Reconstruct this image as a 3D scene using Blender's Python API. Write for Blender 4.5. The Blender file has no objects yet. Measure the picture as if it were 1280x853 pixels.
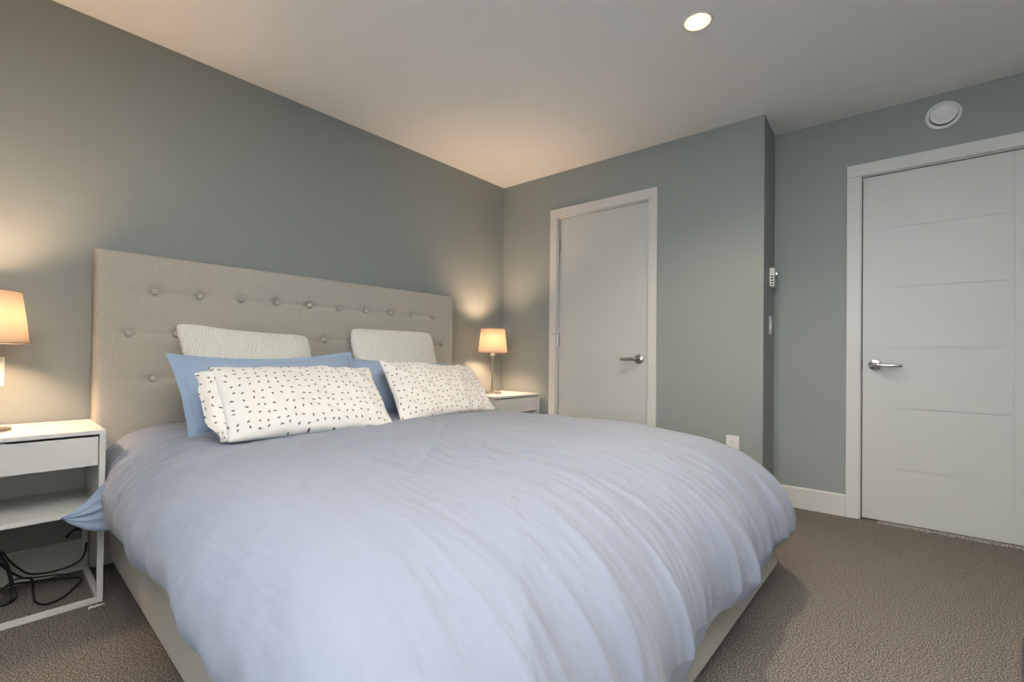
import bpy, bmesh, math, random
from mathutils import Vector, Matrix, noise

random.seed(4)
scene = bpy.context.scene
col = scene.collection
PI = math.pi
R = math.radians

# ------------------------------------------------------------------ camera
CAM = Vector((-3.0054, -2.7656, 0.9477))
FPX, CY = 578.2555, 441.0198
yaw, pit, rol = 0.7228, 0.0093, 0.0112
Fv = Vector((math.cos(yaw)*math.cos(pit), math.sin(yaw)*math.cos(pit), math.sin(pit)))
Rv = Vector((math.sin(yaw), -math.cos(yaw), 0))
Uv = Rv.cross(Fv)
Rr = Rv*math.cos(rol) + Uv*math.sin(rol)
Ur = Uv*math.cos(rol) - Rv*math.sin(rol)
cam_data = bpy.data.cameras.new('camera')
cam = bpy.data.objects.new('camera', cam_data)
col.objects.link(cam)
m3 = Matrix((Rr, Ur, -Fv)).transposed()
cam.matrix_world = Matrix.Translation(CAM) @ m3.to_4x4()
cam_data.sensor_fit = 'HORIZONTAL'
cam_data.sensor_width = 36.0
cam_data.lens = 36.0*FPX/1280.0
cam_data.shift_y = (CY - 426.5)/1280.0
cam_data.clip_start = 0.05
scene.camera = cam

# ------------------------------------------------------------------ world, lights, exposure
world = bpy.data.worlds.new('sky')
scene.world = world
world.use_nodes = True
wn = world.node_tree.nodes
wl = world.node_tree.links
bg = wn['Background']
sky = wn.new('ShaderNodeTexSky')
sky.sky_type = 'HOSEK_WILKIE'
sky.turbidity = 6.0
sky.sun_direction = (0.3, -0.6, 0.7)
wl.new(sky.outputs[0], bg.inputs[0])
bg.inputs[1].default_value = 0.35

def area(name, loc, rot, sx, sy, power, color, shape='RECTANGLE', spread=180):
    l = bpy.data.lights.new(name, 'AREA')
    l.shape = shape
    l.size = sx
    if shape == 'RECTANGLE':
        l.size_y = sy
    l.energy = power
    l.color = color
    l.spread = R(spread)
    o = bpy.data.objects.new(name, l)
    o.location = loc
    o.rotation_euler = rot
    col.objects.link(o)
    return o

XW = -4.9            # wall with the window, behind the camera
YBACK = -4.80
WY0, WY1, WZ0, WZ1 = -3.75, -1.95, 0.75, 2.25
area('daylight', (XW - 0.30, (WY0+WY1)/2, (WZ0+WZ1)/2 + 0.05), (0, R(-90), 0), 1.55, 1.85, 36, (0.78, 0.89, 1.0))
VX0, VX1 = -4.30, -2.70
area('daylight', ((VX0+VX1)/2, YBACK - 0.30, (WZ0+WZ1)/2 + 0.05), (R(90), 0, 0), 1.65, 1.55, 4, (0.88, 0.94, 1.0))  # added fill through the second window, for the headboard wall
# added fill spot aimed up, its bounce brightens the ceiling and headboard wall
fl = bpy.data.lights.new('ceiling_fill', 'SPOT')
fl.energy = 300
fl.color = (1.0, 0.985, 0.955)
fl.spot_size = R(120)
fl.spot_blend = 0.8
fl.shadow_soft_size = 0.06
flo = bpy.data.objects.new('ceiling_fill', fl)
flo.location = (-3.05, -2.95, 1.30)
flo.rotation_euler = (R(180), 0, 0)
col.objects.link(flo)
DL_POWER = 10.5
LAMP_POWER = 54
WARM = (1.0, 0.66, 0.41)

scene.view_settings.view_transform = 'Standard'
scene.view_settings.look = 'None'
scene.view_settings.gamma = 1.0
scene.view_settings.use_curve_mapping = False
scene.view_settings.exposure = 1.25
scene.cycles.use_denoising = True
scene.cycles.max_bounces = 10
scene.cycles.diffuse_bounces = 6
scene.cycles.caustics_reflective = False
scene.cycles.caustics_refractive = False

# ------------------------------------------------------------------ materials
def srgb(r, g, b):
    f = lambda c: (c/255/12.92) if c/255 <= 0.04045 else ((c/255+0.055)/1.055)**2.4
    return (f(r), f(g), f(b), 1)

def mat(name, color, rough=0.6, metal=0.0, spec=0.5):
    m = bpy.data.materials.new(name)
    m.use_nodes = True
    b = m.node_tree.nodes['Principled BSDF']
    b.inputs['Base Color'].default_value = color
    b.inputs['Roughness'].default_value = rough
    b.inputs['Metallic'].default_value = metal
    b.inputs['Specular IOR Level'].default_value = spec
    return m

def nodes(m):
    return m.node_tree.nodes, m.node_tree.links, m.node_tree.nodes['Principled BSDF']

def coords(m, scale=(1, 1, 1), uv=False):
    n, l, b = nodes(m)
    tc = n.new('ShaderNodeTexCoord')
    mp = n.new('ShaderNodeMapping')
    mp.inputs['Scale'].default_value = scale
    l.new(tc.outputs['UV' if uv else 'Object'], mp.inputs['Vector'])
    return mp.outputs[0]

def add_noise(m, vec, scale, detail=4.0, rough=0.55):
    n, l, b = nodes(m)
    t = n.new('ShaderNodeTexNoise')
    t.inputs['Scale'].default_value = scale
    t.inputs['Detail'].default_value = detail
    t.inputs['Roughness'].default_value = rough
    l.new(vec, t.inputs['Vector'])
    return t.outputs['Fac']

def add_ramp(m, fac, stops):
    n, l, b = nodes(m)
    r = n.new('ShaderNodeValToRGB')
    el = r.color_ramp.elements
    while len(el) < len(stops):
        el.new(0.5)
    for e, (p, c) in zip(el, stops):
        e.position = p
        e.color = c
    l.new(fac, r.inputs[0])
    return r.outputs[0]

def add_bump(m, fac, strength, dist=0.01):
    n, l, b = nodes(m)
    bu = n.new('ShaderNodeBump')
    bu.inputs['Strength'].default_value = strength
    bu.inputs['Distance'].default_value = dist
    l.new(fac, bu.inputs['Height'])
    prev = b.inputs['Normal'].links
    if prev:
        l.new(prev[0].from_socket, bu.inputs['Normal'])
    l.new(bu.outputs[0], b.inputs['Normal'])

def set_color(m, out):
    n, l, b = nodes(m)
    l.new(out, b.inputs['Base Color'])

def mulc(c, k):
    return (c[0]*k, c[1]*k, c[2]*k, 1)

# painted walls
WALL = (0.282, 0.302, 0.286, 1)
m_wall = mat('wall_paint', WALL, 0.55, spec=0.35)
add_bump(m_wall, add_noise(m_wall, coords(m_wall), 260, 3), 0.06, 0.002)
m_ceil = mat('ceiling_paint', (0.88, 0.875, 0.85, 1), 0.85, spec=0.2)
add_bump(m_ceil, add_noise(m_ceil, coords(m_ceil), 220, 3), 0.05, 0.002)
m_trim = mat('trim_paint', (0.60, 0.59, 0.555, 1), 0.38)
m_door = mat('door_paint', (0.55, 0.55, 0.52, 1), 0.40)
add_bump(m_door, add_noise(m_door, coords(m_door, (60, 60, 3)), 6, 3), 0.03, 0.001)
m_dark = mat('gap_shade', (0.02, 0.018, 0.015, 1), 0.9)

# carpet
m_carpet = mat('carpet', (0.2, 0.17, 0.14, 1), 0.95, spec=0.1)
cv = coords(m_carpet)
cn = add_noise(m_carpet, cv, 240, 3, 0.85)
set_color(m_carpet, add_ramp(m_carpet, cn, [(0.43, (0.025, 0.022, 0.019, 1)), (0.5, (0.138, 0.120, 0.103, 1)), (0.57, (0.37, 0.33, 0.29, 1))]))
add_bump(m_carpet, cn, 0.16, 0.003)
add_bump(m_carpet, add_noise(m_carpet, cv, 150, 2), 0.07, 0.004)

# linen upholstery
def linen(name, c, k=1.0):
    m = mat(name, c, 0.9, spec=0.15)
    v = coords(m, (900, 900, 55))
    n1 = add_noise(m, v, 1.0, 2)
    v2 = coords(m, (60, 60, 900))
    n2 = add_noise(m, v2, 1.0, 2)
    n, l, b = nodes(m)
    ad = n.new('ShaderNodeMath'); ad.operation = 'ADD'
    l.new(n1, ad.inputs[0]); l.new(n2, ad.inputs[1])
    hf = n.new('ShaderNodeMath'); hf.operation = 'MULTIPLY'; hf.inputs[1].default_value = 0.5
    l.new(ad.outputs[0], hf.inputs[0])
    set_color(m, add_ramp(m, hf.outputs[0], [(0.32, mulc(c, 0.80)), (0.5, c), (0.68, mulc(c, 1.17))]))
    add_bump(m, hf.outputs[0], 0.25*k, 0.002)
    b.inputs['Sheen Weight'].default_value = 0.15
    return m
m_linen = linen('oatmeal_linen', (0.445, 0.418, 0.365, 1))
m_navy = linen('navy_fabric', (0.004, 0.005, 0.009, 1))

def cotton(name, c, weave=0.08):
    m = mat(name, c, 0.85, spec=0.15)
    v = coords(m)
    add_bump(m, add_noise(m, v, 900, 2), weave, 0.001)
    add_bump(m, add_noise(m, coords(m, (1, 1, 1)), 26, 5, 0.6), 0.10, 0.012)
    n, l, b = nodes(m)
    b.inputs['Sheen Weight'].default_value = 0.2
    return m
m_duvet = cotton('pale_blue_cotton', (0.248, 0.272, 0.333, 1))
add_bump(m_duvet, add_noise(m_duvet, coords(m_duvet, (15, 2.6, 6)), 1.0, 3, 0.55), 0.45, 0.018)
add_bump(m_duvet, add_noise(m_duvet, coords(m_duvet, (9, 14, 14)), 1.0, 5, 0.6), 0.22, 0.010)
m_blue = cotton('blue_cotton', (0.31, 0.395, 0.53, 1))

# white quilted pillow cover
m_quilt = mat('white_quilted_cotton', (0.74, 0.72, 0.67, 1), 0.9, spec=0.15)
qn, ql, qb = nodes(m_quilt)
qv = coords(m_quilt, (1, 1, 1), uv=True)
wv = qn.new('ShaderNodeTexWave')
wv.wave_type = 'BANDS'; wv.bands_direction = 'X'
wv.inputs['Scale'].default_value = 26
wv.inputs['Distortion'].default_value = 5.5
wv.inputs['Detail'].default_value = 2.0
wv.inputs['Detail Scale'].default_value = 2.2
ql.new(qv, wv.inputs['Vector'])
add_bump(m_quilt, wv.outputs['Fac'], 0.55, 0.006)
set_color(m_quilt, add_ramp(m_quilt, wv.outputs['Fac'], [(0.0, (0.66, 0.64, 0.59, 1)), (0.6, (0.76, 0.74, 0.69, 1))]))

# cream cotton printed with small dark sprigs
m_sprig = cotton('sprig_print_cotton', (0.74, 0.71, 0.665, 1))
sn, sl, sb = nodes(m_sprig)
sv = coords(m_sprig, (1, 1, 1), uv=True)
vor = sn.new('ShaderNodeTexVoronoi')
vor.voronoi_dimensions = '2D'
vor.inputs['Scale'].default_value = 27.0
vor.inputs['Randomness'].default_value = 0.55
sl.new(sv, vor.inputs['Vector'])
sub = sn.new('ShaderNodeVectorMath'); sub.operation = 'SUBTRACT'
sl.new(sv, sub.inputs[0]); sl.new(vor.outputs['Position'], sub.inputs[1])
sep = sn.new('ShaderNodeSeparateColor')
sl.new(vor.outputs['Color'], sep.inputs[0])
ang = sn.new('ShaderNodeMath'); ang.operation = 'MULTIPLY'; ang.inputs[1].default_value = 2*PI
sl.new(sep.outputs[0], ang.inputs[0])
rot = sn.new('ShaderNodeVectorRotate'); rot.rotation_type = 'Z_AXIS'
sl.new(sub.outputs[0], rot.inputs['Vector']); sl.new(ang.outputs[0], rot.inputs['Angle'])
def sprig_blob(cx, cy, rx, ry):
    s1 = sn.new('ShaderNodeVectorMath'); s1.operation = 'SUBTRACT'; s1.inputs[1].default_value = (cx, cy, 0)
    sl.new(rot.outputs[0], s1.inputs[0])
    s2 = sn.new('ShaderNodeVectorMath'); s2.operation = 'MULTIPLY'; s2.inputs[1].default_value = (1/rx, 1/ry, 0)
    sl.new(s1.outputs[0], s2.inputs[0])
    s3 = sn.new('ShaderNodeVectorMath'); s3.operation = 'LENGTH'
    sl.new(s2.outputs[0], s3.inputs[0])
    s4 = sn.new('ShaderNodeMath'); s4.operation = 'LESS_THAN'; s4.inputs[1].default_value = 1.0
    sl.new(s3.outputs['Value'], s4.inputs[0])
    return s4.outputs[0]
def smax(a, b):
    x = sn.new('ShaderNodeMath'); x.operation = 'MAXIMUM'
    sl.new(a, x.inputs[0]); sl.new(b, x.inputs[1])
    return x.outputs[0]
leaf = smax(sprig_blob(0.0032, 0.0, 0.0038, 0.0027), smax(sprig_blob(-0.003, 0.0, 0.0052, 0.0017), sprig_blob(-0.001, 0.0032, 0.0030, 0.0019)))
mx = sn.new('ShaderNodeMix'); mx.data_type = 'RGBA'
mx.inputs['A'].default_value = (0.74, 0.71, 0.665, 1)
mx.inputs['B'].default_value = (0.085, 0.078, 0.072, 1)
sl.new(leaf, mx.inputs['Factor'])
set_color(m_sprig, mx.outputs['Result'])

m_white = mat('white_lacquer', (0.66, 0.655, 0.63, 1), 0.42)
add_bump(m_white, add_noise(m_white, coords(m_white), 120, 2), 0.02, 0.001)
m_plate = mat('white_plastic', (0.72, 0.71, 0.68, 1), 0.35)
m_nickel = mat('satin_nickel', (0.42, 0.40, 0.37, 1), 0.28, 1.0)
add_bump(m_nickel, add_noise(m_nickel, coords(m_nickel, (1, 1, 40)), 60, 2), 0.03, 0.001)
m_chrome = mat('polished_chrome', (0.72, 0.72, 0.73, 1), 0.14, 1.0)
m_black = mat('black_rubber', (0.010, 0.010, 0.010, 1), 0.45)
m_slot = mat('black_slot', (0.012, 0.012, 0.012, 1), 0.8)
m_brass = mat('nickel_lamp_metal', (0.50, 0.45, 0.38, 1), 0.32, 1.0)
m_paper = mat('white_paper', (0.75, 0.75, 0.73, 1), 0.8)
m_legs = mat('black_wood', (0.015, 0.014, 0.013, 1), 0.6)
m_alu = mat('window_frame_paint', (0.7, 0.7, 0.7, 1), 0.4)

# lamp shade: cloth that lets the bulb's light through
m_shade = bpy.data.materials.new('lamp_shade_cloth')
m_shade.use_nodes = True
n_ = m_shade.node_tree.nodes; l_ = m_shade.node_tree.links
n_.remove(n_['Principled BSDF'])
d_ = n_.new('ShaderNodeBsdfDiffuse'); d_.inputs[0].default_value = (0.52, 0.47, 0.43, 1)
t_ = n_.new('ShaderNodeBsdfTranslucent'); t_.inputs[0].default_value = (0.85, 0.74, 0.60, 1)
mix_ = n_.new('ShaderNodeMixShader'); mix_.inputs[0].default_value = 0.52
tcs = n_.new('ShaderNodeTexCoord'); mps = n_.new('ShaderNodeMapping'); mps.inputs['Scale'].default_value = (500, 500, 60)
l_.new(tcs.outputs['Object'], mps.inputs[0])
ns_ = n_.new('ShaderNodeTexNoise'); ns_.inputs['Scale'].default_value = 1.0
l_.new(mps.outputs[0], ns_.inputs['Vector'])
bs_ = n_.new('ShaderNodeBump'); bs_.inputs['Strength'].default_value = 0.1; bs_.inputs['Distance'].default_value = 0.001
l_.new(ns_.outputs['Fac'], bs_.inputs['Height']); l_.new(bs_.outputs[0], d_.inputs['Normal'])
l_.new(d_.outputs[0], mix_.inputs[1]); l_.new(t_.outputs[0], mix_.inputs[2])
l_.new(mix_.outputs[0], n_['Material Output'].inputs[0])

def emit(name, c, s):
    m = bpy.data.materials.new(name)
    m.use_nodes = True
    b = m.node_tree.nodes['Principled BSDF']
    b.inputs['Base Color'].default_value = c
    b.inputs['Emission Color'].default_value = c
    b.inputs['Emission Strength'].default_value = s
    return m
m_bulb = emit('lit_bulb', (1.0, 0.72, 0.42, 1), 14)
m_dl_glow = emit('lit_downlight', (1.0, 0.86, 0.62, 1), 5)
m_dl_ring = emit('reflector_glow', (1.0, 0.70, 0.36, 1), 0.9)  # reflector given its own glow in place of the lamp light it catches

m_pane = bpy.data.materials.new('window_glass')
m_pane.use_nodes = True
n_ = m_pane.node_tree.nodes; l_ = m_pane.node_tree.links
n_.remove(n_['Principled BSDF'])
tp = n_.new('ShaderNodeBsdfTransparent'); gl = n_.new('ShaderNodeBsdfGlossy'); gl.inputs['Roughness'].default_value = 0.02
fr = n_.new('ShaderNodeFresnel'); fr.inputs[0].default_value = 1.45
mg = n_.new('ShaderNodeMixShader')
l_.new(fr.outputs[0], mg.inputs[0]); l_.new(tp.outputs[0], mg.inputs[1]); l_.new(gl.outputs[0], mg.inputs[2])
l_.new(mg.outputs[0], n_['Material Output'].inputs[0])

# ------------------------------------------------------------------ mesh helpers
def tag(o, label=None, cat=None, group=None, kind=None):
    if label: o['label'] = label
    if cat: o['category'] = cat
    if group: o['group'] = group
    if kind: o['kind'] = kind
    return o

def empty(name, loc=(0, 0, 0), rz=0.0):
    o = bpy.data.objects.new(name, None)
    o.empty_display_size = 0.1
    o.location = loc
    o.rotation_euler = (0, 0, rz)
    col.objects.link(o)
    return o

def obj(name, bm, m, parent=None, smooth=False, bevel=0.0, seg=2, matrix=None):
    bmesh.ops.recalc_face_normals(bm, faces=bm.faces)
    me = bpy.data.meshes.new(name)
    bm.to_mesh(me)
    bm.free()
    o = bpy.data.objects.new(name, me)
    for mm in (m if isinstance(m, (list, tuple)) else [m]):
        me.materials.append(mm)
    if smooth:
        for p in me.polygons:
            p.use_smooth = True
    if bevel:
        b = o.modifiers.new('soft_edges', 'BEVEL')
        b.width = bevel
        b.segments = seg
        b.limit_method = 'ANGLE'
        b.angle_limit = R(40)
    col.objects.link(o)
    if parent is not None:
        o.parent = parent
    if matrix is not None:
        o.matrix_local = matrix
    return o

def box(bm, x0, x1, y0, y1, z0, z1, M=None):
    vs = [Vector((x, y, z)) for x in (x0, x1) for y in (y0, y1) for z in (z0, z1)]
    if M is not None:
        vs = [M @ v for v in vs]
    v = [bm.verts.new(p) for p in vs]
    for f in ((0, 1, 3, 2), (4, 6, 7, 5), (0, 4, 5, 1), (2, 3, 7, 6), (0, 2, 6, 4), (1, 5, 7, 3)):
        bm.faces.new([v[i] for i in f])

def boxes(*bs, M=None):
    bm = bmesh.new()
    for b in bs:
        box(bm, *b, M=M)
    return bm

def lathe(profile, seg=40, M=None, close=True):
    """profile of (radius, height), spun about Z"""
    bm = bmesh.new()
    rings = []
    for r, z in profile:
        if r < 1e-6:
            p = Vector((0, 0, z))
            rings.append([bm.verts.new(M @ p if M else p)])
        else:
            ring = []
            for k in range(seg):
                a = 2*PI*k/seg
                p = Vector((r*math.cos(a), r*math.sin(a), z))
                ring.append(bm.verts.new(M @ p if M else p))
            rings.append(ring)
    for A, B in zip(rings, rings[1:]):
        for k in range(seg):
            k2 = (k+1) % seg
            if len(A) == 1 and len(B) == 1:
                continue
            if len(A) == 1:
                bm.faces.new((A[0], B[k], B[k2]))
            elif len(B) == 1:
                bm.faces.new((A[k], A[k2], B[0]))
            else:
                bm.faces.new((A[k], A[k2], B[k2], B[k]))
    return bm

def spline(pts, n=8):
    P = [Vector(p) for p in pts]
    P = [P[0]*2 - P[1]] + P + [P[-1]*2 - P[-2]]
    out = []
    for i in range(1, len(P)-2):
        for k in range(n):
            t = k/n
            a, b, c, d = P[i-1], P[i], P[i+1], P[i+2]
            out.append(0.5*((2*b) + (c-a)*t + (2*a-5*b+4*c-d)*t*t + (3*b-a-3*c+d)*t**3))
    out.append(P[-2].copy())
    return out

def tube(bm, pts, radius, seg=8, smooth_n=8):
    path = spline(pts, smooth_n) if smooth_n else [Vector(p) for p in pts]
    rings = []
    up = Vector((0, 0, 1))
    for i, p in enumerate(path):
        a = path[max(0, i-1)]; b = path[min(len(path)-1, i+1)]
        t = (b-a).normalized()
        s = t.cross(up)
        if s.length < 1e-3:
            s = t.cross(Vector((1, 0, 0)))
        s.normalize()
        u = s.cross(t)
        r = radius(i/(len(path)-1)) if callable(radius) else radius
        rings.append([bm.verts.new(p + (s*math.cos(2*PI*k/seg) + u*math.sin(2*PI*k/seg))*r) for k in range(seg)])
    for A, B in zip(rings, rings[1:]):
        for k in range(seg):
            bm.faces.new((A[k], A[(k+1) % seg], B[(k+1) % seg], B[k]))
    bm.faces.new(rings[0][::-1])
    bm.faces.new(rings[-1])

def copy_tree(o, parent=None):
    c = o.copy()
    col.objects.link(c)
    if parent is not None:
        c.parent = parent
    for ch in list(o.children):
        copy_tree(ch, c)
    return c

def smooth(a, b, x):
    t = max(0.0, min(1.0, (x-a)/(b-a)))
    return t*t*(3-2*t)

# ------------------------------------------------------------------ the room
SK = 0.0477
MB = Matrix(((math.sin(SK), math.cos(SK), 0, 0), (-math.cos(SK), math.sin(SK), 0, 0), (0, 0, 1, 0), (0, 0, 0, 1)))
# local frame of the door wall: x to the right along it, y into it, z up
HC = 2.44
RET, ALC = 2.057, 0.3477
D1 = (0.570, 1.334, 2.070)     # opening of the inner door: x0, x1, head
D2 = (2.515, 3.290, 2.060)

floor = obj('floor', boxes((XW-0.15, 0.9, YBACK-0.15, 0.15, -0.12, 0.0)), m_carpet)
tag(floor, kind='structure')
ceiling = obj('ceiling', boxes((XW-0.15, 0.9, YBACK-0.15, 0.15, HC, HC+0.12)), m_ceil)
tag(ceiling, kind='structure')
tag(obj('wall_back', boxes((XW-0.12, 0.2, 0.0, 0.12, 0, HC)), m_wall), kind='structure')
tag(obj('wall_front', boxes((XW-0.12, VX0, YBACK-0.12, YBACK, 0, HC), (VX1, 0.7, YBACK-0.12, YBACK, 0, HC),
                            (VX0, VX1, YBACK-0.12, YBACK, 0, WZ0), (VX0, VX1, YBACK-0.12, YBACK, WZ1, HC)), m_wall), kind='structure')
tag(obj('wall_left', boxes((XW-0.12, XW, YBACK, WY0, 0, HC), (XW-0.12, XW, WY1, 0.0, 0, HC),
                           (XW-0.12, XW, WY0, WY1, 0, WZ0), (XW-0.12, XW, WY0, WY1, WZ1, HC)), m_wall), kind='structure')

def wall_with_door(name, x0, x1, y, d):
    th = 0.14
    return boxes((x0, d[0], y, y+th, 0, HC), (d[1], x1, y, y+th, 0, HC), (d[0], d[1], y, y+th, d[2], HC))
tag(obj('wall_right', wall_with_door('a', -0.05, RET, 0.0, D1), m_wall, matrix=MB), kind='structure')
tag(obj('wall_return', boxes((RET-0.12, RET, 0.14, ALC+0.14, 0, HC)), m_wall, matrix=MB), kind='structure')
tag(obj('wall_alcove', wall_with_door('b', RET, 3.95, ALC, D2), m_wall, matrix=MB), kind='structure')

# window behind the camera
wf = boxes((XW-0.09, XW-0.03, WY0, WY0+0.05, WZ0, WZ1), (XW-0.09, XW-0.03, WY1-0.05, WY1, WZ0, WZ1),
           (XW-0.09, XW-0.03, WY0, WY1, WZ0, WZ0+0.05), (XW-0.09, XW-0.03, WY0, WY1, WZ1-0.05, WZ1),
           (XW-0.09, XW-0.03, (WY0+WY1)/2-0.025, (WY0+WY1)/2+0.025, WZ0, WZ1))
win = obj('window_1', wf, m_alu, bevel=0.004)
tag(win, kind='structure')
obj('pane', boxes((XW-0.064, XW-0.058, WY0+0.05, WY1-0.05, WZ0+0.05, WZ1-0.05)), m_pane, win)
obj('sill', boxes((XW-0.03, XW+0.05, WY0-0.05, WY1+0.05, WZ0-0.03, WZ0)), m_trim, win, bevel=0.004)

wf = boxes((VX0, VX0+0.05, YBACK-0.09, YBACK-0.03, WZ0, WZ1), (VX1-0.05, VX1, YBACK-0.09, YBACK-0.03, WZ0, WZ1),
           (VX0, VX1, YBACK-0.09, YBACK-0.03, WZ0, WZ0+0.05), (VX0, VX1, YBACK-0.09, YBACK-0.03, WZ1-0.05, WZ1))
win = obj('fill_window', wf, m_alu, bevel=0.004)  # unseen second window, added to light the headboard wall from the front
tag(win, kind='structure')
obj('pane', boxes((VX0+0.05, VX1-0.05, YBACK-0.064, YBACK-0.058, WZ0+0.05, WZ1-0.05)), m_pane, win)
obj('sill', boxes((VX0-0.05, VX1+0.05, YBACK-0.03, YBACK+0.05, WZ0-0.03, WZ0)), m_trim, win, bevel=0.004)

# baseboards
BBH = 0.132
def base_profile(bm, x0, x1, y, M=None):
    # a board with an eased top edge, its back at y, its face towards -y
    pts = [(y, 0), (y-0.014, 0), (y-0.014, BBH-0.006), (y-0.010, BBH), (y, BBH)]
    vs = []
    for x in (x0, x1):
        row = []
        for (yy, zz) in pts:
            p = Vector((x, yy, zz))
            row.append(bm.verts.new(M @ p if M else p))
        vs.append(row)
    for i in range(5):
        j = (i+1) % 5
        bm.faces.new((vs[0][i], vs[1][i], vs[1][j], vs[0][j]))
    bm.faces.new(vs[0]); bm.faces.new(vs[1][::-1])
bm = bmesh.new(); base_profile(bm, XW, 0.0, 0.0)
tag(obj('baseboard_back', bm, m_trim), kind='structure')
bm = bmesh.new(); base_profile(bm, 0.016, D1[0]-0.064, 0.0); base_profile(bm, D1[1]+0.064, RET, 0.0)
tag(obj('baseboard_right', bm, m_trim, matrix=MB), kind='structure')
bm = bmesh.new(); base_profile(bm, RET+0.002, D2[0]-0.068, ALC); base_profile(bm, D2[1]+0.068, 3.9, ALC)
tag(obj('baseboard_alcove', bm, m_trim, matrix=MB), kind='structure')
bm = bmesh.new(); base_profile(bm, 0.002, ALC-0.016, 0.0, Matrix(((0, -1, 0, RET), (1, 0, 0, 0), (0, 0, 1, 0), (0, 0, 0, 1))))
tag(obj('baseboard_return', bm, m_trim, matrix=MB), kind='structure')

# door casings, jambs and doors
def casing(name, d, y, wl, wr, wt):
    t = 0.016
    bm = boxes((d[0]-wl, d[0], y-t, y, 0, d[2]), (d[1], d[1]+wr, y-t, y, 0, d[2]),
               (d[0]-wl, d[1]+wr, y-t, y, d[2], d[2]+wt),
               # jamb linings and stops
               (d[0]-0.012, d[0]+0.006, y, y+0.13, 0, d[2]), (d[1]-0.006, d[1]+0.012, y, y+0.13, 0, d[2]),
               (d[0], d[1], y, y+0.13, d[2]-0.006, d[2]+0.012))
    o = obj(name, bm, m_trim, bevel=0.0025, matrix=MB)
    tag(o, kind='structure')
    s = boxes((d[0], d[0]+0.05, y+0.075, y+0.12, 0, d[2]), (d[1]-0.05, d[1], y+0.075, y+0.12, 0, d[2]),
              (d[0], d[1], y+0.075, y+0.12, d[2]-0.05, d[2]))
    obj('door_stop', s, m_dark, o)  # stops coloured near-black, the shade of the door gap put into their colour
    return o
casing('trim_1', D1, 0.0, 0.064, 0.064, 0.072)
casing('trim_2', D2, ALC, 0.068, 0.068, 0.072)

def leaf_mesh(x0, x1, z0, z1, yf, gx, gz):
    """flush leaf with shallow routed lines: two uprights at gx, level lines at gz between them"""
    g, dp = 0.0045, 0.005
    xs = sorted(set([x0, x1] + [v for x in gx for v in (x-g, x+g)]))
    zs = sorted(set([z0, z1] + [v for z in gz for v in (z-g, z+g)]))
    bm = bmesh.new()
    def deep(i, j):
        # is the cell between xs[i],xs[i+1] and zs[j],zs[j+1] part of a line?
        xm = (xs[i]+xs[i+1])/2; zm = (zs[j]+zs[j+1])/2
        if any(abs(xm-x) < g for x in gx):
            return True
        return any(abs(zm-z) < g for z in gz) and gx[0] < xm < gx[1]
    th = 0.040
    box(bm, x0, x1, yf+dp, yf+th, z0, z1)
    for i in range(len(xs)-1):
        for j in range(len(zs)-1):
            if not deep(i, j):
                box(bm, xs[i], xs[i+1], yf, yf+dp, zs[j], zs[j+1])
    return bm

def lever(parent, x, y, z, to, m, tip_dark=False, name='door_handle'):
    """rose and lever; `to` is +1 or -1, the side the lever points to; y is the leaf's face"""
    Mr = Matrix.Translation((x, y, z)) @ Matrix.Rotation(R(90), 4, 'X')
    h = obj(name, lathe([(0, 0.0), (0.034, 0.0), (0.034, 0.004), (0.031, 0.009), (0.024, 0.011), (0.012, 0.013), (0.0115, 0.045), (0, 0.045)], 36, Mr), m, parent, smooth=True, bevel=0.0008)
    b = bmesh.new()
    pts = [(x, y-0.030, z), (x, y-0.048, z), (x+to*0.012, y-0.058, z), (x+to*0.05, y-0.062, z-0.001), (x+to*0.095, y-0.060, z-0.002), (x+to*0.120, y-0.055, z-0.002)]
    tube(b, pts, lambda t: 0.0135 - 0.0045*t, 12, 6)
    obj('lever', b, m, h, smooth=True)
    return h

def keyhole(h, x, y, z, m):
    Mr = Matrix.Translation((x, y, z)) @ Matrix.Rotation(R(90), 4, 'X')
    obj('privacy_button', lathe([(0, 0.064), (0.0045, 0.064), (0.0045, 0.071), (0, 0.0715)], 20, Mr), m, h, smooth=True)

LZ = [0.318, 0.670, 1.021, 1.375, 1.727]
d1 = obj('door_1', leaf_mesh(0.581, 1.321, 0.012, 2.062, 0.018, (), ()), m_door, matrix=MB)
tag(d1, kind='structure')
h1 = lever(d1, 1.262, 0.018, 0.943, -1, m_nickel)
keyhole(h1, 1.262, 0.018, 0.943, m_nickel)
for hz in (1.85, 1.09, 0.22):
    hb = lathe([(0, -0.05), (0.0055, -0.05), (0.0055, 0.05), (0, 0.05)], 14, Matrix.Translation((0.575, 0.012, hz)))
    box(hb, 0.5765, 0.590, 0.0165, 0.019, hz-0.05, hz+0.05)
    obj('hinge', hb, m_nickel, d1, bevel=0.0006)
hk = boxes((0.530, 0.580, -0.022, -0.017, 1.134, 1.139), (0.572, 0.577, -0.022, 0.012, 1.134, 1.139))
obj('hinge_stop', hk, m_nickel, d1, bevel=0.001)
obj('strike_plate', boxes((1.3225, 1.3275, 0.012, 0.05, 0.915, 0.972)), m_nickel, d1)
d2 = obj('door_2', leaf_mesh(2.526, 3.281, 0.010, 2.050, ALC+0.014, (2.655, 3.149), LZ), m_door, matrix=MB)
tag(d2, kind='structure')
h2 = lever(d2, 2.586, ALC+0.014, 0.924, 1, m_chrome)
keyhole(h2, 2.586, ALC+0.014, 0.924, m_nickel)
obj('latch_plate', boxes((2.5195, 2.5245, ALC+0.010, ALC+0.04, 0.895, 0.955)), m_legs, d2)

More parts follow.
